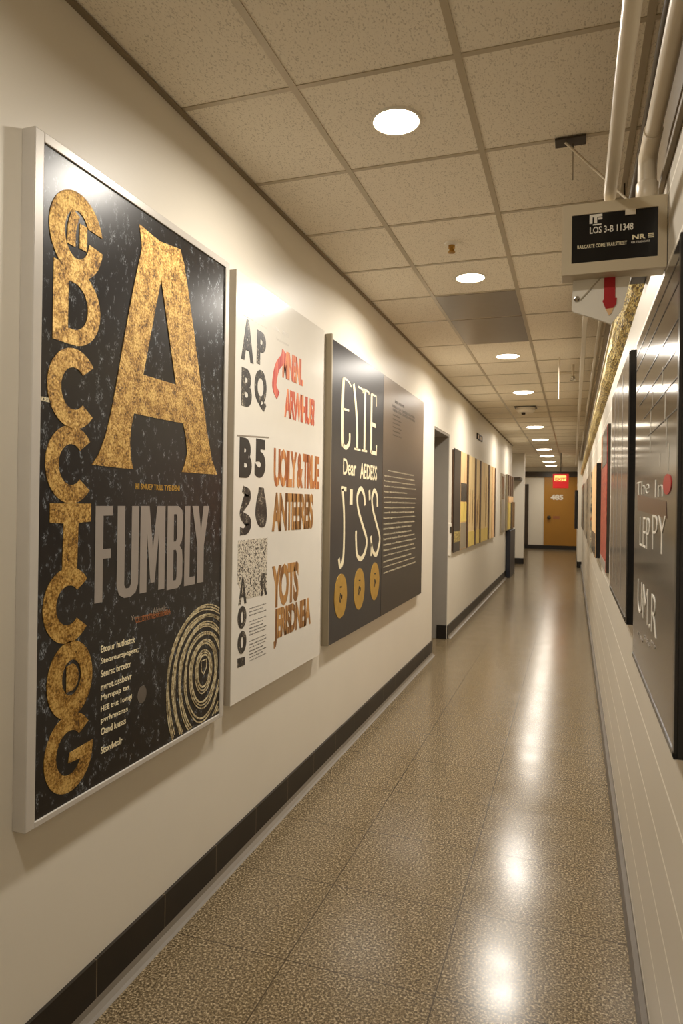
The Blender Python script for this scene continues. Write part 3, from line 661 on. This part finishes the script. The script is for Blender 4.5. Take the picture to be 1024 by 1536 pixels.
for xa, xb, m, e0, e1, d in pl:
    ya, yb_ = on_x(xa, 755, XW)[0], on_x(xb, 755, XW)[0]
    p_ = obj('plank', box(nb(), XW-.006, XW+.006+d, ya, yb_, zb+e1*0, zt+e0, .002), m, T)
    if xa == 689.7:
        obj('speckled_patch', box(nb(), XW+.004, XW+.009, ya+.01, yb_-.01, 1.70, 1.95), 'engraved', p_)
        obj('yellow_patch', box(nb(), XW+.004, XW+.009, ya+.01, yb_-.01, 1.42, 1.69), 'wood_yellow', p_)
        obj('striped_patch', box(nb(), XW+.004, XW+.009, ya+.01, yb_-.01, zb+.01, 1.41), 'grey_plank', p_)
    if xa == 680:
        obj('ochre_patch', box(nb(), XW+.004, XW+.009, ya+.01, yb_-.01, 1.17, 1.31), 'glitter', p_)
    if xa in (701, 720, 712.7):
        obj('yellow_foot', box(nb(), XW+.004, XW+.011, ya+.01, yb_-.01, zb+.005, zb+.22), 'wood_yellow', p_)
        strip_b = nb(); rnd = random.Random(int(xa)); ym = (ya+yb_)/2
        for s_ in range(3):
            yy = ym+(rnd.random()-.5)*(yb_-ya)*.6; za = zb+.22+rnd.random()*.15; L_ = .35+rnd.random()*.6
            q = bez([(yy, za), (yy+.02*rnd.random(), za+L_*.4), (yy-.02*rnd.random(), za+L_)], 6)
            strip(strip_b, q, [.012+.05*math.sin(math.pi*k/(len(q)-1))*rnd.uniform(.6, 1) for k in range(len(q))], FL(XW+.006+d), .003)
        obj('stain_inlay', strip_b, 'wood_brown', p_)
# small things on the wall
T = thing('light_switch', 'small dark switch plate on white strip beside the grey doorway', 'switch', (XL, 8.5, 1.3))
obj('backplate', bx(XL, XL+.012, 8.41, 8.56, 1.02, 1.42, bev=.003), 'white_paint', T); obj('switch_plate', bx(XL+.012, XL+.02, 8.43, 8.54, 1.30, 1.38, bev=.003), 'dark_metal', T)
T = thing('wall_plaque', 'tiny square brass plaque high on the wall above the plank artwork', 'plaque', (XL, 11.15, 2.7))
bm = nb()
for q in ((10.86, 10.92, 2.70, 2.79), (11.40, 11.46, 2.70, 2.79), (10.86, 11.46, 2.775, 2.79), (10.86, 11.46, 2.70, 2.715), (11.1, 11.2, 2.70, 2.79)): box(bm, XL, XL+.018, *q)
obj('plaque_rim', bm, 'dark_metal', T); obj('plaque_face', bx(XL, XL+.01, 10.9, 11.42, 2.71, 2.78), 'brass', T)
T = thing('narrow_panel', 'narrow tall grey framed panel on the left wall past the planks', 'poster', (XL, 15, 1.07))
obj('frame', bx(XL, XL+.02, 14.65, 15.45, 1.07, 2.335, bev=.003), 'grey_plank', T)
obj('upper_print', bx(XL+.02, XL+.024, 14.78, 15.32, 1.8, 2.28), 'grey_print', T); obj('lower_print', bx(XL+.02, XL+.024, 14.78, 15.32, 1.12, 1.78), 'grey_ink', T)
T = thing('display_stand', 'tall narrow display of yellow and grey strips on a navy foot', 'display', (XL, 16.6, 0))
obj('foot', bx(XL+.013, XL+.11, 16.0, 17.3, 0, 1.09, bev=.005), 'navy', T)
b_ = obj('board', bx(XL+.004, XL+.05, 15.75, 17.4, 1.09, 2.36, bev=.003), 'grey_plank', T)
obj('yellow_strip', bx(XL+.05, XL+.075, 15.85, 16.35, 1.11, 1.72), 'wood_yellow', b_); obj('peach_band', bx(XL+.05, XL+.08, 15.85, 17.0, 1.72, 1.86), 'wood_peach', b_)
obj('blue_grey_strip', bx(XL+.05, XL+.09, 16.5, 17.38, 1.12, 1.74), 'grey_print', b_)
for y in (15.86, 16.4, 16.9): obj('dark_strip', bx(XL+.05, XL+.068, y, y+.17, 1.88, 2.35), 'wood_dark', b_)

# ------------------------------------------------------------------ right wall: panels
XA = .2; fA = FR(XA)
def pA(px, py): y, z = on_x(px, py, XA); return (-y, z)
def tA(xl, yt, yb, xr, yr):       # xl is the far side
    q0, q1, q2 = pA(xl, yt), pA(xl, yb), pA(xr, yr); return (q0[0], q1[1], q2[0], q0[1])
ya, yb_, z0, z1 = 1.515, 2.535, 1.145, 2.205
T = thing('glossy_panel', 'big glossy charcoal panel with white lettering, nearest on the right wall', 'poster', (XR, 2, z0))
bm = nb(); box(bm, XA+.004, XR, ya, yb_, z0, z1, .002); box(bm, XA-.002, XA+.004, ya, ya+.02, z0, z1); box(bm, XA-.002, XA+.004, ya, yb_, z0, z0+.012)
obj('frame', bm, 'gloss_black', T)
fa = obj('face', bx(XA, XA+.004, ya+.02, yb_, z0+.012, z1), 'gloss_char', T)
bm = nb()
for z in (2.165, 2.115, 2.04, 1.98, 1.92, 1.855):
    e = yb_-.01 if z > 2 else 2.45-.35*(2.0-z)/.15
    box(bm, XA-.0012, XA, ya+.02, e, z-.0016, z+.0016)
obj('groove', bm, 'gloss_black', fa)
def ra(name, bm, mat='white_ink'): return obj(name, bm, mat, fa)
ra('red_band', poly(nb(), [[pA(956, 742), pA(999, 752), pA(1000, 778), pA(956, 765)]], fA, .0008), 'red_wash')
ra('white_words', text(nb(), 'The', tA(955.5, 724, 743, 973, 746), fA, .0014, -.02), 'white_ink'); ra('white_words', text(nb(), 'In', tA(983, 720, 746, 994, 746), fA, .0014, -.02))
q = [pA(995, 727), pA(1007, 727), pA(1001, 711), pA(1001, 742)]
ra('red_dot', poly(nb(), [arc((q[0][0]+q[1][0])/2, (q[2][1]+q[3][1])/2, abs(q[1][0]-q[0][0])/2, (q[2][1]-q[3][1])/2, 0, 350, 32)], fA, .0016), 'red')
ra('tall_words', text(nb(), 'LEP', tA(960, 775, 818, 974, 818), fA, .0014, -.022)); ra('tall_words', text(nb(), 'PY', tA(979, 772, 824, 998, 824), fA, .0014, -.022))
ra('tall_words', text(nb(), 'UM.R', tA(957, 868, 916, 984, 928), fA, .0014, -.022))
for wd, xa_, xb_, k in (('a few', 956, 964, 0), ('casts', 966, 974, 1), ('only', 976, 983, 2)):
    ra('caption_word', text(nb(), wd, tA(xa_, 943+k*7, 950+k*7, xb_, 951+k*9), fA, .0012, .0), 'grey_ink')
for x, y_, yy_ in ((979, 575, 610), (976, 612, 680), (994, 550, 582), (998, 590, 632), (1000, 628, 670), (1003, 664, 706), (990, 680, 700)):
    p0, p1 = pA(x, y_), pA(x-1, yy_); ra('thin_stroke', strip(nb(), [p0, p1], .005, fA, .0008), 'white_ink')

X2 = .19
def side_panel(name, label, ya, yb_, z0, z1, x, face, mats, cat='poster'):
    T = thing(name, label, cat, (XR, (ya+yb_)/2, z0))
    obj('box_frame', bx(x+.003, XR, ya, yb_, z0, z1, bev=.002), mats, T)
    f = obj('face', bx(x, x+.003, ya+.004, yb_-.004, z0+.004, z1-.004), face, T); return T, f
T, f = side_panel('deep_framed_print', 'tall grey print in deep black box frame beside the glossy charcoal panel', 2.74, 3.9, 1.215, 2.235, X2, 'grey_print', 'gloss_black')
for y, w in ((3.05, .02), (3.35, .012), (3.6, .02)): obj('silver_streak', bx(X2-.001, X2, y, y+w, 1.3, 2.2), 'silver_ink', f)
obj('lower_edge', bx(X2-.002, X2, 2.76, 3.88, 1.225, 1.24), 'dark_metal', f)
T, f = side_panel('red_print_panel', 'thin panel with red lower print and black top on the right wall', 4.98, 5.95, 1.2, 2.22, .215, 'red_print', 'dark_metal')
obj('black_top', bx(.2135, .215, 4.99, 5.7, 1.95, 2.21), 'gloss_black', f); obj('orange_edge', bx(.2135, .215, 5.7, 5.94, 1.95, 2.21), 'copper_ink', f); obj('grey_foot', bx(.2135, .215, 4.99, 5.94, 1.205, 1.27), 'grey_ink', f)
T, f = side_panel('tan_faced_box', 'black box panel with tan face behind the red print panel', 6.26, 7.5, 1.21, 2.03, .185, 'wood_peach', 'gloss_black')
obj('grey_foot', bx(.184, .185, 6.27, 7.49, 1.215, 1.42), 'grey_print', f)
tag(obj('mounted_collage', bx(.212, XR, 9.3, 11.4, 1.1, 2.1, bev=.003), 'mixed'), 'nearer of two mottled collage prints far down the right wall', 'poster', 'collage prints on the right wall')
tag(obj('mounted_collage', bx(.216, XR, 12.0, 15.2, 1.12, 2.12, bev=.003), 'mixed'), 'farther of two mottled collage prints, next to the grey one', 'poster', 'collage prints on the right wall')
tag(obj('mounted_print', bx(.205, XR, 15.6, 18.9, 1.15, 2.15, bev=.003), 'grey_print'), 'plain dark grey print at the far end of the right wall', 'poster')
T = thing('projecting_panel', 'black panel projecting from the far right pilaster before the yellow door', 'panel', (.13, 20, 1.05))
obj('mounting_case', bx(.045, .13, 19.55, 20.6, 1.05, 2.1, bev=.005), 'gloss_black', T); obj('panel_print', bx(.042, .045, 19.6, 20.55, 1.1, 2.05), 'slate', T)

# exit sign
T = thing('exit_sign', 'glowing red exit sign hanging from the ceiling before the yellow door', 'sign', (-.335, 20, 2.15))
bm = nb(); box(bm, -.545, -.125, 20.0, 20.09, 2.16, 2.56, .01); obj('sign_box', bm, 'exit_red', T)
obj('stem', tube(nb(), [(-.335, 20.04, 2.55), (-.335, 20.04, H)], .012), 'dark_metal', T, True)
pnl = obj('lit_panel', bx(-.50, -.19, 19.994, 20.0, 2.36, 2.52), 'exit_amber', T)
obj('lettering', text(nb(), 'EXIT', (-.48, 2.37, -.21, 2.45), FE(19.994), .004, .03), 'red', pnl)

# ------------------------------------------------------------------ world and view
w = bpy.data.worlds.new('world'); sc.world = w; w.use_nodes = True
w.node_tree.nodes['Background'].inputs[0].default_value = (.9, .8, .65, 1); w.node_tree.nodes['Background'].inputs[1].default_value = .02
sc.view_settings.view_transform = 'Standard'; sc.view_settings.look = 'None'; sc.view_settings.gamma = 1; sc.view_settings.use_curve_mapping = False
sc.view_settings.exposure = 0.27
sc.cycles.use_denoising = True
sc.cycles.max_bounces = 10; sc.cycles.diffuse_bounces = 6; sc.cycles.sample_clamp_indirect = 6
